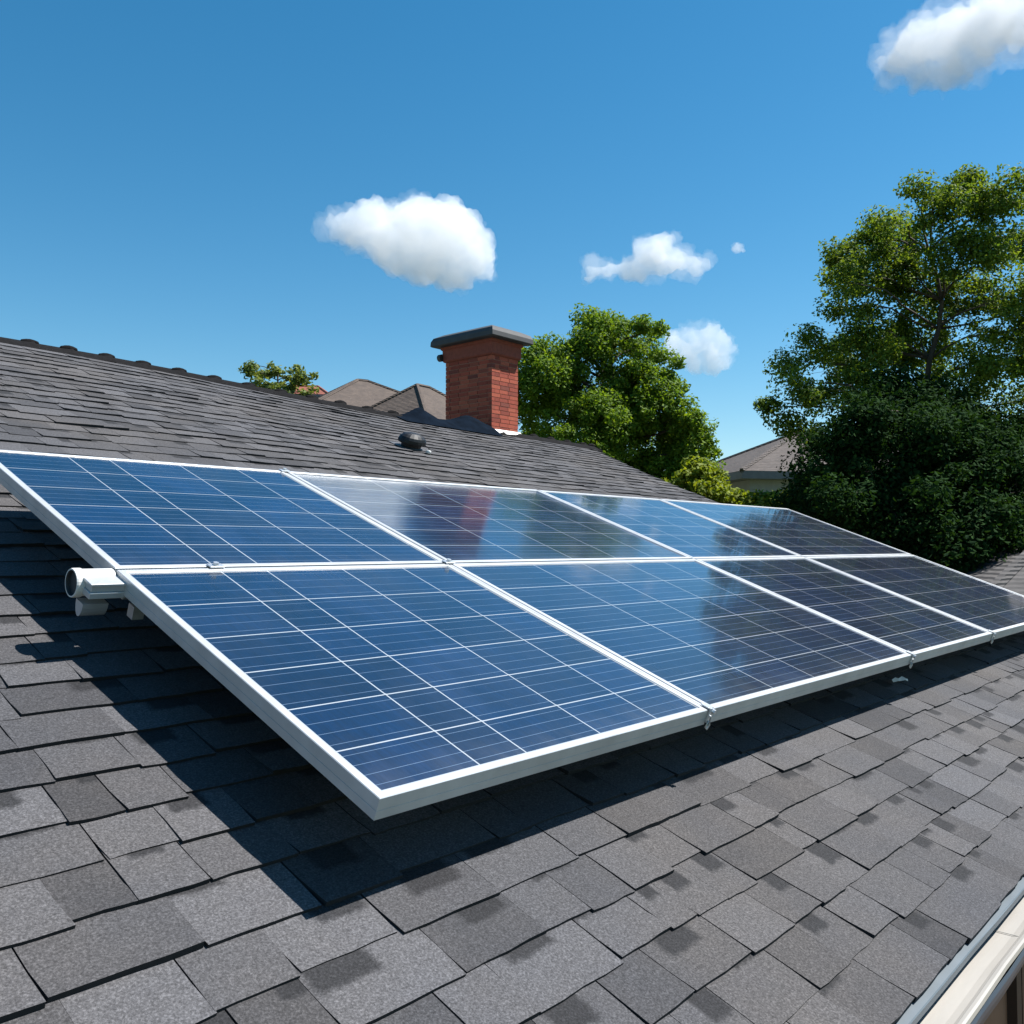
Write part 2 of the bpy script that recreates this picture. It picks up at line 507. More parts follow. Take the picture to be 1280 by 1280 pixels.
def build_gutter():
    ez = P(0, EAVE)[2]; ye = P(0, EAVE)[1]
    x0, x1 = U0, 10.08
    def sweep(name, prof, mat, parent=house, nseg=46, wob=.0015):
        mb = MB()
        xs = np.linspace(x0, x1, nseg)
        ring = []
        for i, x in enumerate(xs):
            j1, j2 = rng.normal(0, wob), rng.normal(0, wob)
            ring.append([(x, ye + y + j1*(1 if y < -.02 else .3), ez + z + j2) for y, z in prof])
        n = len(prof)
        for i in range(nseg-1):
            for k in range(n-1):
                mb.quad(ring[i][k], ring[i+1][k], ring[i+1][k+1], ring[i][k+1])
        return mb.build(name, mat, parent, normals=False)
    # blue-grey drip strip under the first course
    drip = [(.06, .006), (.0, -.008), (-.019, -.013), (-.022, -.016), (-.022, -.033), (-.018, -.033)]
    sweep('drip_edge', drip, simple('blue_grey_metal', (.085, .105, .120), .5, .1, var=.1, scale=6))
    tr = [(.012, -.028), (.008, -.052), (.0, -.058), (-.062, -.058), (-.082, -.054), (-.096, -.046), (-.100, -.034), (-.104, -.028), (-.114, -.026), (-.121, -.028), (-.123, -.040), (-.120, -.044)]
    g = sweep('gutter', tr, simple('cream_gutter_paint', (.31, .29, .26), .5, var=.10, scale=5, vec_scale=(.4,3,3)))
    face = [(-.1215, -.043), (-.124, -.060), (-.119, -.084), (-.106, -.103), (-.100, -.132), (-.09, -.140), (.0, -.140)]
    sweep('gutter_face', face, simple('steel_blue_paint', (.05, .078, .118), .45, .1, var=.1, scale=4), g)
    # joint sleeves seen as thin lines across the trough
    seal = simple('gutter_sealant', (.25,.24,.22), .6)
    for x in (3.38, 6.4):
        mb = MB()
        mb.box((x-.0015, ye-.1, ez-.0579), (x+.0015, ye-.002, ez-.0565))
        mb.build('joint', seal, g)
build_gutter()

# chimney --------------------------------------------------------------
def build_chimney():
    cx, cy, cz = 8.653, 7.958, 1.490 + ZC
    wx, wy = .52, .855
    zb = cz - .62; zt = cz + 1.235
    t = NT('red_brick'); g = t.node('ShaderNodeNewGeometry'); c = t.coords('Object')
    col = t.ramp(g.outputs['Random Per Island'], [(0, (.21,.038,.021)), (.45, (.33,.060,.032)), (.85, (.40,.092,.046)), (1, (.15,.034,.024))])
    col = t.mix(.6, col, t.ramp(t.noise(c, 60, 4, .7), [(.3, .7), (.7, 1.25)]), 'MULTIPLY')
    t.set(Base_Color=col, Roughness=.88); t.bump(t.noise(c, 90, 3, .6), .5, .004)
    brick = t.mat
    mortar = simple('brick_mortar', (.34, .20, .15), .95, var=.2, scale=30)
    mb = MB()
    e = .006
    mb.box((cx+e, cy+e, zb), (cx+wx-e, cy+wy-e, zt - .03), 1)
    bh, bl, j = .055, .175, .008
    z = zb; k = 0
    def course(z, h, ex, k):
        x0, x1, y0, y1 = cx-ex, cx+wx+ex, cy-ex, cy+wy+ex
        dpt = .06
        for side in range(4):
            L = (x1-x0) if side in (0, 2) else (y1-y0)
            s = (0 if k % 2 == 0 else -bl*.5)
            # corner bonding: alternate which side owns the corner
            lo = 0 if (side % 2 == k % 2) else dpt
            hi = L - lo
            s += lo
            while s < hi - .01:
                a, b = max(s, lo), min(s + bl - j, hi)
                if b - a > .02:
                    q = rng.uniform(-.0015, .0025)
                    if side == 0: mb.box((x0+a, y0-q, z), (x0+b, y0+dpt, z+h), 0)
                    if side == 2: mb.box((x0+a, y1-dpt, z), (x0+b, y1+q, z+h), 0)
                    if side == 1: mb.box((x1-dpt, y0+a, z), (x1+q, y0+b, z+h), 0)
                    if side == 3: mb.box((x0-q, y0+a, z), (x0+dpt, y0+b, z+h), 0)
                s += bl
    while z + bh < zt - .16:
        course(z, bh - j, 0, k); z += bh; k += 1
    stack = mb.build('chimney', [brick, mortar], house, bevel=0, normals=True)
    # smooth corbel band below the cap
    mb = MB()
    def ring(ex, z): return [(cx-ex, cy-ex, z), (cx+wx+ex, cy-ex, z), (cx+wx+ex, cy+wy+ex, z), (cx-ex, cy+wy+ex, z)]
    prof = [(.0, z-.005), (.018, z+.002), (.032, z+.02), (.032, zt-.045), (.05, zt-.03), (.05, zt)]
    rs = [ring(*q) for q in prof]
    for i in range(len(rs)-1):
        for q in range(4):
            mb.quad(rs[i][q], rs[i][(q+1)%4], rs[i+1][(q+1)%4], rs[i+1][q])
    mb.poly(rs[-1])
    mb.build('corbel', simple('red_render', (.23, .056, .034), .85, var=.2, scale=25, bump=.3), stack)
    # cap slab with sloping top and thick lip
    mb = MB()
    prof = [(.02, zt-.002), (.135, zt+.004), (.150, zt+.016), (.146, zt+.075), (.120, zt+.125), (.02, zt+.175), (-.15, zt+.20)]
    rs = [ring(*q) for q in prof]
    mb.poly(rs[0][::-1])
    for i in range(len(rs)-1):
        for q in range(4):
            mb.quad(rs[i][q], rs[i][(q+1)%4], rs[i+1][(q+1)%4], rs[i+1][q])
    mb.poly(rs[-1])
    mb.build('chimney_cap', simple('slate_grey_cap', (.044, .045, .048), .7, 0, var=.2, scale=10), stack)
    mb = MB()
    mb.tube([(cx-.05, cy+wy+.02, zt-.14), (cx-.05, cy+wy+.075, zt-.14)], .05, 12)
    mb.build('side_cover', simple('dark_round_cover', (.03,.032,.036), .5), stack)
    # pale flashing round the foot of the front face
    mb = MB()
    zf = cz
    mb.hexa([(cx-.03, cy-.07, zf-.035), (cx+wx+.06, cy-.07, zf-.035), (cx+wx+.06, cy-.003, zf-.02), (cx-.03, cy-.003, zf-.02),
             (cx-.025, cy-.068, zf-.018), (cx+wx+.05, cy-.068, zf-.018), (cx+wx+.04, cy-.005, zf+.055), (cx-.02, cy-.005, zf+.055)])
    mb.hexa([(cx-.035, cy-.05, zf-.03), (cx-.003, cy-.05, zf-.03), (cx-.003, cy+.4, zf-.03), (cx-.035, cy+.4, zf-.03),
             (cx-.018, cy-.05, zf+.03), (cx-.004, cy-.05, zf+.05), (cx-.004, cy+.4, zf+.10), (cx-.018, cy+.4, zf+.08)])
    mb.build('flashing', simple('pale_lead_flashing', (.55, .55, .54), .5, .3, var=.15, scale=12), stack)
    # saddle draped over the ridge, the stack's shade put into its navy colour
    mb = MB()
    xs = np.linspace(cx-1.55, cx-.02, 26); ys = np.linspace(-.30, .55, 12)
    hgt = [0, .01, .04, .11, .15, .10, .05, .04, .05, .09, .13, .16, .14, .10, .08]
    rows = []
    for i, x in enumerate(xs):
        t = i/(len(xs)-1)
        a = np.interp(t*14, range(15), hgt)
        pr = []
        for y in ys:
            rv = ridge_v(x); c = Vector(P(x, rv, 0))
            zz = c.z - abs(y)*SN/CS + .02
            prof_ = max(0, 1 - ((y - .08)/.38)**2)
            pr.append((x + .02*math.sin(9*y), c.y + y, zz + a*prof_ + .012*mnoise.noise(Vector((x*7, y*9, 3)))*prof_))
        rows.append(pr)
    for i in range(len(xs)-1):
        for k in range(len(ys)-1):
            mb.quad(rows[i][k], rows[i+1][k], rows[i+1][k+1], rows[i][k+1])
    mb.build('saddle_flashing', simple('navy_shaded_saddle', (.004, .008, .015), .9, var=.3, scale=8, spec=.02), stack, smooth=True, normals=False)
build_chimney()

# roof vent ------------------------------------------------------------
def build_vent():
    mb = MB()
    uc, vc = 5.967, 6.48
    hexo = [(.19*math.cos(t)*(1.0 if abs(math.cos(t)) < .8 else .97), .15*math.sin(t)) for t in [2*math.pi*k/18 for k in range(18)]]
    prof = [(.92, .0), (.80, .03), (.80, .075), (1.10, .072), (1.13, .090), (1.10, .125), (1.0, .160), (.80, .190), (.5, .210), (.2, .216)]
    vk = .72
    rs = [[P(uc + a*s*vk, vc + b*s*vk, n*vk + .004) for a, b in hexo] for s, n in prof]
    for i in range(len(rs)-1):
        for q in range(18):
            mb.quad(rs[i][q], rs[i][(q+1)%18], rs[i+1][(q+1)%18], rs[i+1][q])
    mb.poly(rs[-1])
    v = mb.build('roof_vent', simple('black_vent_plastic', (.006, .0065, .008), .45, var=.2, scale=9, spec=.35), house, smooth=True)
    mb = MB()
    mb.rbox(uc-.15, uc+.15, vc-.10, vc+.17, .010, .016)
    mb.build('vent_flange', simple('vent_flange_metal', (.10,.10,.105), .5, .3), v)
    mb = MB()
    b = Vector(P(uc+.13, vc-.235, .0)); 
    mb.tube([P(uc+.075, vc-.18, .010), P(uc+.08, vc-.175, .04), P(uc+.085, vc-.172, .055)], [.026, .025, .016], 12)
    mb.build('vent_pipe', M['white_paint'], v, smooth=True)
build_vent()

# ------------------------------------------------------------------ solar array
US = [1.428, 3.009, 5.272, 6.981, 9.633]
VS = [1.352, 2.819, 4.248]
NP = OFF - 1.15                                   # top face of the frames above the shingles
GAPU, GAPV = .024, .012
COLS = {0: [1.805, 2.00, 2.36, 2.69], 1: [3.59, 4.01, 4.43, 4.84], 2: [5.70, 6.12, 6.55], 3: [7.42, 7.86, 8.30, 8.75, 9.19]}
ROWF = [.150, .305, .460, .620, .790]
ROWB = [.165, .325, .475, .635, .810]
PLAB = {
 (0,0): 'blue solar panel nearest the camera, its lower corner jutting over the shingles',
 (1,0): 'wide blue solar panel in the front row, second from the near corner',
 (2,0): 'narrow solar panel in the front row, third along, half mirroring the dark tree',
 (3,0): 'farthest solar panel of the front row, almost black with the tree mirrored in it',
 (0,1): 'blue solar panel in the upper row at the left edge, above the open rail end',
 (1,1): 'wide upper row solar panel with the white cloud mirrored in it',
 (2,1): 'narrow pale blue solar panel, third along in the upper row',
 (3,1): 'farthest solar panel of the upper row, at the corner by the dark tree',
}
def build_panel(i, j):
    u0 = US[i] + (GAPU/2 if i else 0); u1 = US[i+1] - (GAPU/2 if i < 3 else 0)
    v0 = VS[j] + (GAPV/2 if j else 0); v1 = VS[j+1] - (GAPV/2 if j < 1 else 0)
    dn = rng.uniform(-.0015, .0015)
    NPp = NP + dn
    root = empty('solar_panel', P((u0+u1)/2, (v0+v1)/2, NP-.06), PLAB[(i,j)], 'solar panel', 'solar panels on the roof')
    mb = MB()
    prof = [(0,-.060),(0,-.036),(.0012,-.0355),(.0012,-.0335),(0,-.033),(0,-.002),(.002,0),(.023,0),(.025,-.0015),(.025,-.007),(.004,-.007),(.004,-.057),(.032,-.057),(.032,-.060),(0,-.060)]
    rings = [[P(u0+d,v0+d,NPp+n),P(u1-d,v0+d,NPp+n),P(u1-d,v1-d,NPp+n),P(u0+d,v1-d,NPp+n)] for d, n in prof]
    for a in range(len(rings)-1):
        for q in range(4):
            mb.quad(rings[a][q], rings[a][(q+1)%4], rings[a+1][(q+1)%4], rings[a+1][q])
    mb.build('frame', M['frame'], root)
    # pane: cells, white gaps and thin busbars as one flush sheet
    a0, a1, b0, b1 = u0+.0245, u1-.0245, v0+.0245, v1-.0245
    nn = NPp - .0035
    vl = [v0 + f*(v1-v0) for f in (ROWF if j == 0 else ROWB)]
    gw = .0026
    ub = [(a0, 'e')] ; 
    def cuts(lo, hi, lines):
        seg = []; c = lo
        for x in lines:
            seg.append((c, x-gw, 0)); seg.append((x-gw, x+gw, 1)); c = x+gw
        seg.append((c, hi, 0)); return seg
    useg = [(a0, a0+.007, 1)] + cuts(a0+.007, a1-.007, COLS[i]) + [(a1-.007, a1, 1)]
    vseg0 = [(b0, b0+.007, 1)] + cuts(b0+.007, b1-.007, vl) + [(b1-.007, b1, 1)]
    vseg = []
    for lo, hi, k in vseg0:
        if k: vseg.append((lo, hi, 1)); continue
        nb = 4
        c = lo
        for b in range(nb):
            x = lo + (hi-lo)*(b+.5)/nb; w = .0009
            vseg.append((c, x-w, 0)); vseg.append((x-w, x+w, 2)); c = x+w
        vseg.append((c, hi, 0))
    mb = MB()
    tones = []
    cu_ = -1
    rt = rng.random((40, 40))
    for (ua, ub_, ku) in useg:
        cu_ += 1; cv_ = 0
        for (va, vb, kv) in vseg:
            if kv == 1: cv_ += 1
            tones.append(float(rt[cu_ % 40, cv_ % 40]))
            m = 1 if (ku == 1 or kv == 1) else (2 if kv == 2 else 0)
            mb.quad(P(ua,va,nn), P(ub_,va,nn), P(ub_,vb,nn), P(ua,vb,nn), m)
    for x in COLS[i]:                               # solder pads where the cell corners meet
        for y in vl:
            h_ = .0075
            mb.quad(P(x-h_,y,nn+.0006), P(x,y-h_,nn+.0006), P(x+h_,y,nn+.0006), P(x,y+h_,nn+.0006), 1); tones.append(.5)
    pane = mb.build('cell_pane', PANE['cloud_tilt' if (i, j) == (1, 1) else ('back' if j else 'front')], root, normals=False)
    ta = pane.data.attributes.new('tone', 'FLOAT', 'FACE'); ta.data.foreach_set('value', tones)
    mb = MB()
    mb.quad(P(a0,b0,NPp-.0095), P(a0,b1,NPp-.0095), P(a1,b1,NPp-.0095), P(a1,b0,NPp-.0095))
    mb.build('backsheet', M['back'], root, normals=False)
for j in (0, 1):
    for i in range(4): build_panel(i, j)

# seam strips between neighbouring columns of panels
for k, lab in ((1, 'silver joint strip running upslope between the first and second columns of solar panels'),
               (2, 'silver joint strip running upslope between the second and third columns of solar panels'),
               (3, 'silver joint strip running upslope between the third and farthest columns of solar panels')):
    mb = MB(); u = US[k]
    mb.rbox(u-.0065, u+.0065, VS[0]+.004, VS[2]-.004, NP-.050, NP-.003)
    tag(mb.build('joint_strip', M['frame']), lab, 'joint strip', 'joint strips between the solar panels')

# rails
def rail(v, ua, ub, label, feet):
    root = empty('mounting_rail', P((ua+ub)/2, v, 0), label, 'rail', 'rails under the solar panels')
    mb = MB()
    mb.rbox(ua, ub, v-.02, v+.02, NP-.106, NP-.0615)
    mb.build('rail_bar', M['galv'], root)
    for fu in feet:
        mb = MB()
        mb.rbox(fu-.025, fu+.025, v-.028, v-.0205, .02, NP-.075)
        mb.rbox(fu-.035, fu+.035, v-.11, v-.0205, .014, .0195)
        mb.build('foot', M['galv'], root)
    return root
rail(1.74, 1.50, 9.58, 'metal mounting rail under the front row of solar panels', (1.9, 3.6, 5.3, 7.0, 8.7))
rail(3.86, 1.50, 9.58, 'metal mounting rail under the upper row of solar panels', (1.9, 3.6, 5.3, 7.0, 8.7))
mid = rail(2.819, 1.46, 9.58, 'metal rail under the joint of both rows, its round white tube end sticking out left', (2.3, 4.0, 5.7, 7.4, 9.1))
def rail_end():
    vc, nc, r = 2.83, NP-.052, .049
    def circ(u, rr, dn=0, seg=28): return [P(u, vc + rr*math.cos(t), nc + dn + rr*math.sin(t)) for t in [2*math.pi*k/seg for k in range(seg)]]
    mb = MB()
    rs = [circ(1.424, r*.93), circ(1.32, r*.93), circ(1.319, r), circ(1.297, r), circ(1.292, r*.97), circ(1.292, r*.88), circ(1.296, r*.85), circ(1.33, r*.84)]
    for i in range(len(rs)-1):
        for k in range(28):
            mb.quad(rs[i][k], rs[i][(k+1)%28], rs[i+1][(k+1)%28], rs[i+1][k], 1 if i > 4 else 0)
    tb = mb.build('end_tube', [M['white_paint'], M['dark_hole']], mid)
    mb = MB(); mb.poly(circ(1.306, r*.845))  # added disc; it and the inner wall are coloured as shade
    mb.build('tube_shade_disc', M['dark_hole'], tb, normals=False)
    mb = MB()                                       # grooved arm beside the tube
    v0, v1 = vc-.100, vc-.045; ua_ = 1.312; nc += .030
    mb.rbox(ua_, 1.455, v0, v1+.03, nc-.006, nc+.004)
    mb.rbox(ua_+.005, 1.455, v0+.006, v1+.02, nc-.026, nc-.0065)
    mb.rbox(ua_, 1.455, v0-.001, v1+.03, nc-.048, nc-.0265)
    mb.build('rail_arm', M['frame'], mid, bevel=.002)
    nc -= .030
    mb = MB()                                       # rounded shoe below
    pr = [(vc + .028*math.cos(t)-.035, nc-.052 - .052*max(0, -math.sin(t))) for t in [math.pi + math.pi*k/10 for k in range(11)]]
    a = [P(1.315, v, n) for v, n in pr]; b = [P(1.40, v, n) for v, n in pr]
    mb.poly(a[::-1]); mb.poly(b)
    for k in range(10): mb.quad(a[k], a[k+1], b[k+1], b[k])
    mb.quad(a[0], b[0], b[-1], a[-1])
    mb.build('shoe', simple('zinc_shoe', (.45,.47,.50), .4, .5), mid)
    mb = MB()
    mb.rbox(1.465, 1.505, vc-.112, vc-.072, nc-.095, nc-.0485)
    mb.build('bracket', M['galv'], mid)
rail_end()

# clamps
def clamp(u, v, label, end=False):
    root = empty('panel_clamp', P(u, v, NP), label, 'clamp', 'clamps holding the solar panels')
    mb = MB()
    if not end:
        mb.rbox(u-.030, u+.030, v-.017, v+.017, NP+.0025, NP+.008)
        mb.rbox(u-.006, u+.006, v-.004, v+.004, NP-.05, NP+.0022)
        mb.build('clamp_plate', M['galv'], root, bevel=.002)
        mb = MB(); mb.tube([P(u, v, NP+.0083), P(u, v, NP+.018)], .011, 6)
        mb.build('bolt', M['galv'], root)
    else:
        mb.rbox(u-.017, u+.017, v-.002, v+.035, NP+.0025, NP+.007)
        mb.rbox(u-.014, u+.004, v-.008, v-.0025, NP-.052, NP+.0065)
        mb.build('clamp_plate', M['galv'], root, bevel=.001)
        mb = MB(); mb.tube([P(u-.006, v-.012, NP-.02), P(u-.004, v-.016, NP-.055), P(u-.010, v-.014, NP-.074), P(u-.017, v-.012, NP-.066), P(u-.013, v-.012, NP-.04)], .0045, 8)
        mb.build('hook', M['galv'], root, smooth=True)
        mb = MB(); mb.tube([P(u+.012, v-.003, NP-.008), P(u+.012, v-.016, NP-.008)], .009, 6)
        mb.build('bolt', M['galv'], root)
clamp(1.80, 2.819, 'small bolted clamp on the joint between the rows, close to the rail end')
clamp(3.009, 2.819, 'bolted clamp where the first seam crosses the joint between the two rows')
clamp(3.009, 4.236, 'clamp on the top edge of the array, left of the cloud reflection')
clamp(3.009, 1.352, 'hooked clamp hanging from the front edge at the nearest seam', True)
clamp(5.272, 1.352, 'hooked clamp hanging from the front edge at the second seam, above the white scrap', True)
clamp(6.981, 1.352, 'hooked clamp hanging from the front edge at the farthest seam, near the right border', True)

# white scrap lying on the shingles
mb = MB()
sc = [(5.57, 1.480, .020, .006), (5.61, 1.472, .030, .012), (5.64, 1.466, .026, .006), (5.69, 1.460, .034, .013), (5.74, 1.446, .022, .004)]
for k in range(len(sc)-1):
    (ua, va, na, wa), (ub, vb, nb, wb) = sc[k], sc[k+1]
    mb.hexa([P(ua,va-wa,na),P(ub,vb-wb,nb),P(ub,vb+wb,nb+.01),P(ua,va+wa,na+.01),P(ua,va-wa,na+.002),P(ub,vb-wb,nb+.002),P(ub,vb+wb,nb+.012),P(ua,va+wa,na+.012)])
tag(mb.build('paper_scrap', M['white_paint']), 'small twisted white scrap lying on the shingles in the shade below the array', 'scrap')

# ------------------------------------------------------------------ trees
def leaves_mesh(name, centers, radii, counts, size, mat, parent, flat=.6, dark_frac=0):
    pts, outw = [], []
    for c, r, n in zip(centers, radii, counts):
        d = rng.normal(size=(n, 3)); d /= np.linalg.norm(d, axis=1)[:, None]
        rr = r * rng.random(n)[:, None]**.45
        pts.append(np.array(c) + d*rr*np.array([1, 1, .75])); outw.append(d)
    pts = np.concatenate(pts); outw = np.concatenate(outw)
    n = len(pts)
    nrm = outw*.5 + np.array([0, 0, flat]) + rng.normal(size=(n, 3))*.55
    nrm /= np.linalg.norm(nrm, axis=1)[:, None]
    a = np.cross(nrm, rng.normal(size=(n, 3))); a /= np.linalg.norm(a, axis=1)[:, None]
    b = np.cross(nrm, a)
    s = size * rng.uniform(.6, 1.35, n)[:, None]
    droop = nrm*s*.18
    v = np.empty((n, 6, 3))
    v[:,0] = pts - a*s*.5
    v[:,1] = pts - a*s*.12 + b*s*.27 - droop
    v[:,2] = pts + a*s*.22 + b*s*.22 - droop
    v[:,3] = pts + a*s*.55 - droop*.6
    v[:,4] = pts + a*s*.22 - b*s*.22 - droop
    v[:,5] = pts - a*s*.12 - b*s*.27 - droop
    o = ORG[parent.name]
    vv = (v.reshape(-1, 3) - o)
    me = bpy.data.meshes.new(name)
    me.vertices.add(n*6); me.vertices.foreach_set('co', vv.astype('f').ravel())
    idx = np.arange(n)[:, None]*6
    loops = np.concatenate([idx + np.array([[0,1,2,3]]), idx + np.array([[0,3,4,5]])], axis=1).ravel()
    me.loops.add(n*8); me.loops.foreach_set('vertex_index', loops.astype('i'))
    me.polygons.add(n*2); me.polygons.foreach_set('loop_start', (np.arange(n*2)*4).astype('i')); me.polygons.foreach_set('loop_total', np.full(n*2, 4, 'i'))
    me.materials.append(mat)
    me.update(calc_edges=True)
    ob = bpy.data.objects.new(name, me); COL.objects.link(ob); ob.parent = parent
    ORG[ob.name] = o
    return ob

def limb(mb, a, b, r0, r1, wob=.12, seg=7, n=6):
    a, b = Vector(a), Vector(b); L = (b-a).length
    pts, rad = [], []
    ph = random.random()*9
    for k in range(n+1):
        t = k/n
        p = a.lerp(b, t) + Vector((mnoise.noise(Vector((t*2.2, ph, 0))), mnoise.noise(Vector((t*2.2, ph, 5))), mnoise.noise(Vector((t*2.2, ph, 9)))*.5))*L*wob*math.sin(math.pi*t)
        p.z += L*.06*math.sin(math.pi*t)
        pts.append(p); rad.append(r0 + (r1-r0)*t)
    mb.tube(pts, rad, seg)
    return pts

def tree(name, label, cat, base, lobes, leaf, mat, clump_r, clumps_per, leaves_per, trunk_r=.2, group=None, shell=.62, fork=.5, depth_scale=1.0, flat=.6):
    """lobes: (point, radius) balls that the crown fills; limbs run from the trunk to each."""
    base = Vector(base)
    root = empty(name, base, label, cat, group)
    tb = MB()
    cz = sum((l[0] for l in lobes), Vector())/len(lobes)
    top = max(l[0].z for l in lobes)
    lowz = min(l[0].z for l in lobes)
    mid_ = Vector((base.x*.5 + cz.x*.5, base.y*.5 + cz.y*.5, base.z + (lowz - base.z)*.75))
    spine = limb(tb, base, mid_, trunk_r, trunk_r*.72, .05, 10)
    crown_top = Vector((cz.x, cz.y, cz.z + (top-cz.z)*.6))
    spine2 = limb(tb, mid_, crown_top, trunk_r*.72, trunk_r*.18, .10, 8, 10)
    C, Rr, N_ = [], [], []
    for (p, r, *dens) in lobes:
        dens = dens[0] if dens else 1
        st = min(spine2, key=lambda q: (q - p).length + max(0, q.z - p.z + r*.5)*2)
        lb = limb(tb, st, p, trunk_r*.20, trunk_r*.06, .16, 6)
        nc = max(4, int(clumps_per * dens * (r/clump_r)**1.7))
        for k in range(nc):
            d = Vector(rng.normal(size=3)); d.normalize()
            rr = r * (shell + (1-shell)*random.random() if random.random() < .75 else random.random())
            if random.random() < .14: rr *= 1.22
            c = p + Vector((d.x*rr, d.y*rr, d.z*rr*.9))
            cr = clump_r * random.uniform(.6, 1.25)
            C.append(c); Rr.append(cr); N_.append(int(leaves_per * random.uniform(.6, 1.3)))
            if k % 2 == 0:
                limb(tb, lb[random.randint(2, len(lb)-1)], c, trunk_r*.05, trunk_r*.015, .15, 4, 3)
    tb.build('trunk', M['bark'], root, normals=False, smooth=True)
    leaves_mesh('crown', C, Rr, N_, leaf, mat, root, flat)
    return root, sum(N_)

def lobes_px(D, spec, jitter=.8):
    out = []
    for q in spec:
        px, py, rp = q[:3]
        dd = q[3] if len(q) > 3 else D + random.uniform(-jitter, jitter)
        out.append((at(px, py, dd), rp*dd/1134.2) + ((q[4],) if len(q) > 4 else ()))
    return out
def ground_below(px, D):
    p = at(px, 684, D); return (p.x, p.y, 0)

tot = []
# green tree behind the chimney
D = 24
spec = [(755,425,38),(715,440,36),(795,432,34),(690,470,40),(745,480,55),(810,470,40),(835,500,34),(680,520,45),(735,545,60),(800,545,55),(850,535,34),(868,560,28),(700,590,50),(770,605,55),(835,595,42),(665,450,26),(870,590,24),(775,405,18),(735,405,16),(655,490,25),(660,560,30),(812,412,15),(835,560,45),(790,590,45),(800,505,45),(770,520,45),(720,500,40)]
tot.append(tree('leafy_tree', 'rounded bright green tree right behind the brick chimney', 'tree', ground_below(752, D), lobes_px(D, spec, 1.1), .095, M['leaf_mid'], .38, 5.4, 230, .22, 'broadleaf trees'))
# tall airy tree on the right
D = 15
spec = [(1195,245,30),(1165,262,32),(1228,262,30),(1262,250,32),(1130,300,32),(1180,310,38),(1235,315,40),(1275,300,35),(1085,318,28),(1055,352,22),(1105,360,34),(1160,372,38),(1215,378,40),(1268,370,42),(1050,385,18),(1085,405,28),(1020,432,26),(1060,440,30),(1110,440,32),(1165,445,40),(1225,450,45),(1275,440,45),(985,450,20),(1000,480,26),(1040,490,30),(968,508,16),(985,530,22),(1090,490,34),(1010,548,20),(1140,500,38),(1200,520,45),(1265,520,50),(1330,300,45),(1330,400,55),(1340,500,60),(1400,380,60),(1310,250,30),(1400,500,60),(1150,235,16),(1215,225,14),(1110,275,18),(1040,318,14),(1075,345,28),(1100,300,26),(1130,340,34),(1140,410,36),(1090,440,34),(1060,330,24)]
tot.append(tree('leafy_tree', 'tall airy tree at the right edge with branches showing through its olive leaves', 'tree', ground_below(1220, D), lobes_px(D, spec, 1.3), .060, M['leaf_tall'], .30, 6.6, 190, .10, 'broadleaf trees', fork=.3))
# dense dark tree in front of it
D = 13.2
spec = [(1060,560,45),(1110,530,48),(1170,545,55),(1235,550,60),(1300,560,70),(1030,600,42),(1085,610,60),(1150,620,70),(1225,630,75),(1300,640,80),(1020,650,45),(1075,670,60),(1140,690,70),(1210,700,75),(1290,710,80),(1370,600,90),(1370,700,90),(1120,492,30),(1080,510,26),(1000,625,26),(1440,620,100),(1180,500,30),(1060,620,60,12),(1130,560,48,12.3),(1190,580,50,12.3),(1090,545,42,12.4),(1240,590,48,12.3),(1150,520,40,12.8),(1130,660,60,11.7),(1200,640,60,11.8),(1210,700,70,11.6),(1120,720,50,11.9),(1280,680,70,11.9)]
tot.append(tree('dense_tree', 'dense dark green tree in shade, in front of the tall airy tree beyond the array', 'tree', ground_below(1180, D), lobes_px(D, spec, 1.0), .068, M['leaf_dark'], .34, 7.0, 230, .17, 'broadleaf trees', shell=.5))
# lime shrubs below the far roof
D = 17
spec = [(875,590,20),(892,604,20),(870,605,26),(915,622,18),(895,625,28),(850,620,25)]
tot.append(tree('shrub', 'lime green shrub at the foot of the rounded tree, against the roof edge', 'shrub', ground_below(885, D), lobes_px(D, spec, .4), .11, M['leaf_lime'], .20, 4.5, 70, .07, 'lime green shrubs'))
D = 16
spec = [(950,628,15),(965,624,15),(975,632,20),(938,636,20),(985,630,12),(955,645,26),(985,645,22)]
tot.append(tree('shrub', 'lime green shrub below the eave of the far brown roof', 'shrub', ground_below(962, D), lobes_px(D, spec, .4), .11, M['leaf_lime'], .20, 4.5, 70, .07, 'lime green shrubs'))
# small tree top over the ridge
D = 30
spec = [(322,466,13),(345,465,14),(368,468,14),(384,474,12),(335,482,16),(360,484,18),(383,488,12),(318,486,9),(350,498,20),(312,460,6)]
tot.append(tree('small_tree', 'small pale green tree top showing over the ridge on the left', 'tree', ground_below(350, D), lobes_px(D, spec, .5), .14, M['leaf_pale'], .26, 3.4, 50, .10, 'broadleaf trees'))
print('leaves', [t[1] for t in tot])

# ------------------------------------------------------------------ neighbouring houses
def roof_tile_mat(name, a, b, sc=1):
    t = NT(name); c = t.coords('Object')
    w = t.node('ShaderNodeTexWave', wave_type='BANDS', bands_direction='Z'); w.inputs['Scale'].default_value = 5.2*sc; w.inputs['Distortion'].default_value = 1.2; w.inputs['Detail'].default_value = 2
    t.link(c, w.inputs['Vector'])
    f = t.noise(c, 2.2, 5, .65); f2 = t.noise(t.coords('Object', (3,3,12)), 2.4, 3, .7)
    col = t.ramp(f, [(.3, a), (.7, b)])
    col = t.mix(.75, col, t.ramp(f2, [(.3, .6), (.7, 1.3)]), 'MULTIPLY')
    col = t.mix(.55, col, t.ramp(w.outputs[1], [(0, .45), (.3, 1.0)]), 'MULTIPLY')
    t.set(Base_Color=col, Roughness=.9); t.bump(w.outputs[1], .5, .05)
    return t.mat
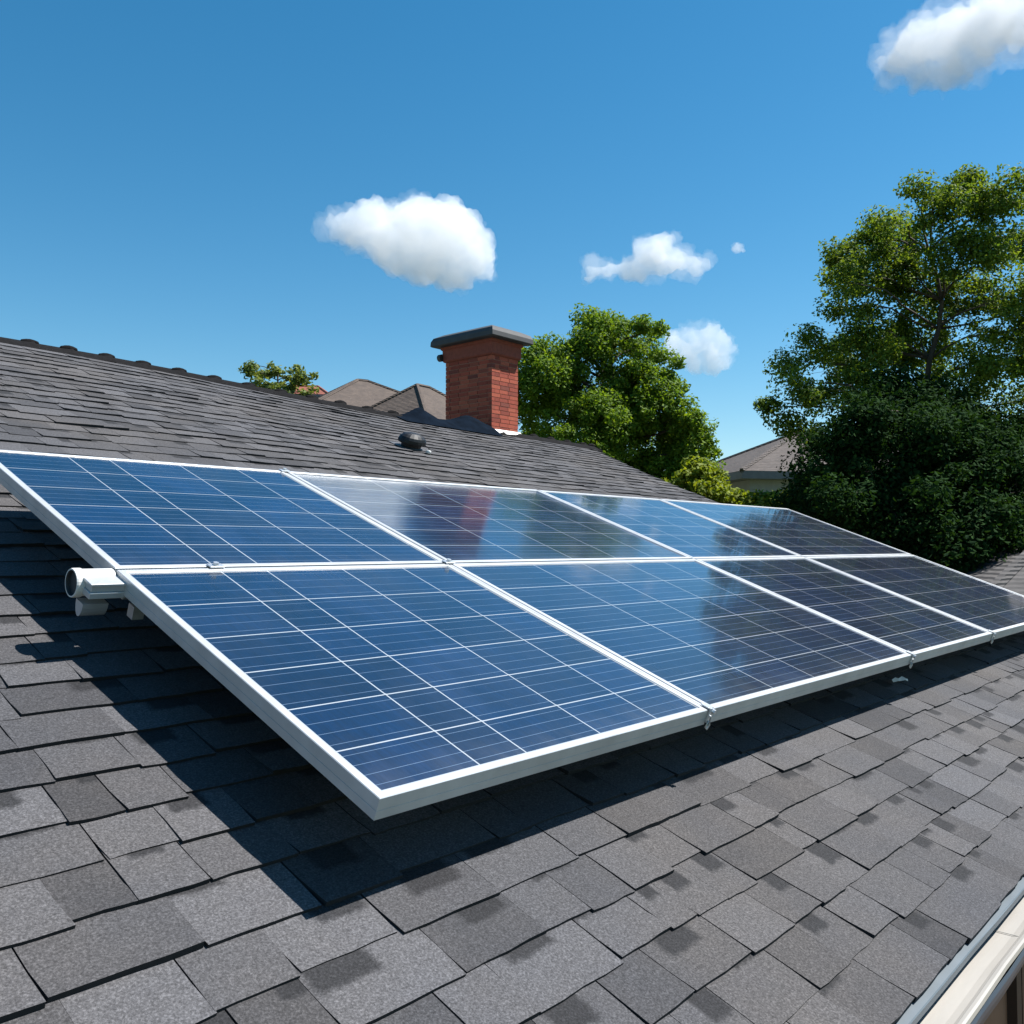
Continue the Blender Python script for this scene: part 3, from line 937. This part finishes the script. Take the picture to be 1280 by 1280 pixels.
def hip_house(name, label, c, L, W, eave, apex, rot, roofm, wallm, trimm, ridge=.0, over=.45, window=True):
    root = empty(name, (c[0], c[1], 0), label, 'house', 'neighbouring houses')
    ca, sa = math.cos(rot), math.sin(rot)
    def T(x, y, z): return (c[0] + x*ca - y*sa, c[1] + x*sa + y*ca, z)
    mb = MB()
    hx, hy = L/2, W/2
    mb.hexa([T(-hx,-hy,0),T(hx,-hy,0),T(hx,hy,0),T(-hx,hy,0),T(-hx,-hy,eave-.05),T(hx,-hy,eave-.05),T(hx,hy,eave-.05),T(-hx,hy,eave-.05)])
    mb.build('wall', wallm, root)
    ox, oy = hx+over, hy+over
    mb = MB()
    rx = ridge/2
    A = [T(-ox,-oy,eave), T(ox,-oy,eave), T(ox,oy,eave), T(-ox,oy,eave)]
    r0, r1 = T(-rx,0,apex), T(rx,0,apex)
    mb.poly([A[0], A[1], r1, r0]); mb.poly([A[2], A[3], r0, r1]); mb.poly([A[1], A[2], r1]); mb.poly([A[3], A[0], r0])
    rf = mb.build('roof', roofm, root, normals=False)
    mb = MB()
    for i, (a, b) in enumerate(((A[0],r0),(A[1],r1),(A[2],r1),(A[3],r0),(r0,r1))):
        if (Vector(a)-Vector(b)).length > .1: mb.tube([a, tuple(Vector(a).lerp(Vector(b),.5)), b], .07, 6)
    mb.build('hip_tile', roofm, rf)
    mb = MB()
    B = [T(-ox,-oy,eave-.22), T(ox,-oy,eave-.22), T(ox,oy,eave-.22), T(-ox,oy,eave-.22)]
    for k in range(4):
        a, b = A[k], A[(k+1)%4]; a2, b2 = B[k], B[(k+1)%4]
        mb.quad((a[0],a[1],a[2]-.005), (b[0],b[1],b[2]-.005), b2, a2)
    mb.poly(B)
    mb.build('fascia', trimm, root, normals=False)
    if window:
        for s in (-1, 1):
            for x in np.arange(-hx+1.4, hx-1, 2.6):
                w0, w1 = sorted((s*hy, s*(hy+.05)))
                mb = MB()
                z0 = eave - 1.75; z1 = eave - .65
                f = lambda x0,x1,y0,y1,za,zb: mb.hexa([T(x0,y0,za),T(x1,y0,za),T(x1,y1,za),T(x0,y1,za),T(x0,y0,zb),T(x1,y0,zb),T(x1,y1,zb),T(x0,y1,zb)])
                f(x-.5,x+.5,w0,w1,z0,z0+.07); f(x-.5,x+.5,w0,w1,z1-.07,z1); f(x-.5,x-.43,w0,w1,z0+.07,z1-.07); f(x+.43,x+.5,w0,w1,z0+.07,z1-.07)
                wf = mb.build('window', M['white_paint'], root)
                mb = MB(); yq = s*(hy+.02)
                mb.quad(T(x-.43,yq,z0+.07), T(x+.43,yq,z0+.07), T(x+.43,yq,z1-.07), T(x-.43,yq,z1-.07))
                mb.build('pane', simple('dark_window_glass', (.02,.025,.03), .08), wf, normals=False)
    return root, T

brown = roof_tile_mat('brown_tile', (.062,.045,.036), (.105,.077,.060))
brown2 = roof_tile_mat('brown_shingle', (.060,.048,.042), (.095,.077,.068))
trim = simple('grey_fascia', (.12,.115,.125), .6)
cream = simple('cream_render', (.40,.37,.31), .85, var=.06)
greyw = simple('grey_render', (.24,.25,.255), .85, var=.08)
def horiz(px, D): p = at(px, 684, D); return (p.x, p.y)
def zat(px, py, D): return at(px, py, D).z
hip_house('neighbour_house', 'house with a brown hipped roof, its peak highest left of the chimney over the ridge', horiz(452, 34), 7.0, 7.0, zat(0,545,34), zat(0,476,34), R(-18), brown, cream, trim, ridge=.4, window=True)
hip_house('neighbour_house', 'house with a lower brown tiled roof, peeking out just left of the brick chimney', horiz(528, 31), 4.6, 4.6, zat(0,552,31), zat(0,483,31), R(5), brown, cream, trim, ridge=.6)
hip_house('neighbour_house', 'house with a greyish brown hipped roof between the rounded tree and the right tree', horiz(1010, 30), 7.4, 7.0, zat(0,603,30), zat(0,541,30), R(-38), brown2, greyw, trim, ridge=.6)
hip_house('neighbour_house', 'low house whose small red roof shows beside the small tree over the ridge', horiz(382, 42), 1.8, 1.8, zat(0,497,42), zat(0,483,42), R(-40), roof_tile_mat('red_tile', (.19,.055,.035), (.27,.085,.055)), cream, trim, ridge=1.0, over=.15, window=False)
hip_house('garage', 'low grey roofed garage at the right border under the dark tree', horiz(1352, 11.5), 4.6, 4.0, zat(0,752,11.5), zat(0,676,11.5), R(-48), roof_tile_mat('grey_shingle_far', (.045,.042,.042), (.075,.069,.068), 1.4), greyw, trim, ridge=1.0, window=False)

# ------------------------------------------------------------------ clouds
def cloud_body(D, spec, seed, vox, amp, grow, freq):
    """puffs (px, py, radius px) become real balls hundreds of metres out; one closed lumpy body of vapour."""
    bm = bmesh.new()
    rs = random.Random(seed)
    for (px, py, rp) in spec:
        dd = D + rs.uniform(-.25, .25)*rp*D/1134
        p = at(px, py, dd); r = rp*dd/1134.2
        res = bmesh.ops.create_icosphere(bm, subdivisions=3, radius=r)
        bmesh.ops.translate(bm, verts=res['verts'], vec=p)
    me = bpy.data.meshes.new('tmp'); bm.to_mesh(me); bm.free()
    def remesh(m, v):
        ob = bpy.data.objects.new('tmp', m); COL.objects.link(ob)
        md = ob.modifiers.new('r', 'REMESH'); md.mode = 'VOXEL'; md.voxel_size = v
        dg = bpy.context.evaluated_depsgraph_get()
        r = bpy.data.meshes.new_from_object(ob.evaluated_get(dg))
        bpy.data.objects.remove(ob)
        return r
    def get(m):
        n = len(m.vertices)
        co = np.empty(n*3, 'f'); m.vertices.foreach_get('co', co)
        no = np.empty(n*3, 'f'); m.vertices.foreach_get('normal', no)
        return co.reshape(-1, 3), no.reshape(-1, 3)
    m2 = remesh(me, vox)
    co, no = get(m2)
    s1 = freq/(amp*5.0)
    for i in range(len(co)):
        q = Vector(co[i])
        d = mnoise.fractal(q*s1, .45, 2.1, 7)
        d2 = mnoise.noise(q*s1*.35)
        co[i] += no[i]*amp*(d*1.15 + d2*.9 + grow)
    m2.vertices.foreach_set('co', co.astype('f').ravel()); m2.update()
    return remesh(m2, vox*.8)
CW = 1.0
def vapour(dens):
    t = NT('cloud_vapour'); t.n.remove(t.b)
    vol = t.node('ShaderNodeVolumeScatter'); vol.inputs['Color'].default_value = (CW, CW, CW, 1)
    vol.inputs['Density'].default_value = dens; vol.inputs['Anisotropy'].default_value = .0
    t.link(vol.outputs[0], t.out.inputs['Volume'])
    return t.mat
def cloud(label, D, spec, dens, seed, vox, amp):
    core = cloud_body(D, spec, seed, vox, amp, -.30, 1.0)
    veil = cloud_body(D, spec, seed, vox, amp*1.15, .05, 1.7)
    o = None
    par = None
    for nm, m, dn in (('cloud', core, dens), ('veil', veil, dens*.28)):
        n = len(m.vertices)
        co = np.empty(n*3, 'f'); m.vertices.foreach_get('co', co); co = co.reshape(-1, 3)
        if o is None: o = np.array([co[:,0].mean(), co[:,1].mean(), co[:,2].min()], 'f')
        m.vertices.foreach_set('co', (co - o).ravel()); m.update()
        m.materials.clear(); m.materials.append(vapour(dn)); m.name = nm
        ob = bpy.data.objects.new(nm, m); COL.objects.link(ob)
        if par is None: ob.location = o; par = ob
        else: ob.parent = par
    tag(par, label, 'cloud', 'clouds in the blue sky')
CD = 900
cloud('large white cloud in mid sky, left above the chimney', CD, [(420,288,16),(442,288,26),(470,288,36),(450,300,20),(485,310,26),(515,285,36),(550,290,36),(578,300,28),(590,325,22),(570,335,22),(535,325,24),(500,318,22),(608,338,12),(560,270,18),(530,263,15),(470,268,16),(600,300,12),(460,308,14)], .030, 1, 1.8, 10)
cloud('long white cloud above the rounded green tree', CD, [(740,335,14),(760,334,15),(785,333,17),(810,318,22),(825,312,18),(845,328,18),(868,332,13),(880,330,8),(735,350,8),(800,335,16),(825,335,16),(820,298,8),(838,300,8)], .036, 2, 1.4, 7)
cloud('puffy white cloud low beside the top of the rounded green tree', CD, [(845,425,15),(862,418,14),(885,418,15),(900,430,14),(873,432,17),(880,440,16),(860,435,15),(865,448,18),(890,448,17),(840,445,14),(905,450,10),(915,434,6)], .030, 3, 1.3, 7)
cloud('tiny white cloud wisp right of the long cloud', CD, [(922,310,6),(928,311,4),(917,312,3.5)], .05, 4, .6, 3.4)
cloud('large white cloud cut by the top right corner', CD, [(1115,80,20),(1135,62,28),(1160,50,36),(1195,45,40),(1235,40,40),(1275,30,42),(1150,92,22),(1185,85,26),(1220,75,26),(1165,15,18),(1250,10,30),(1310,10,45),(1110,95,12),(1145,108,12),(1205,98,14)], .028, 5, 2.0, 12)
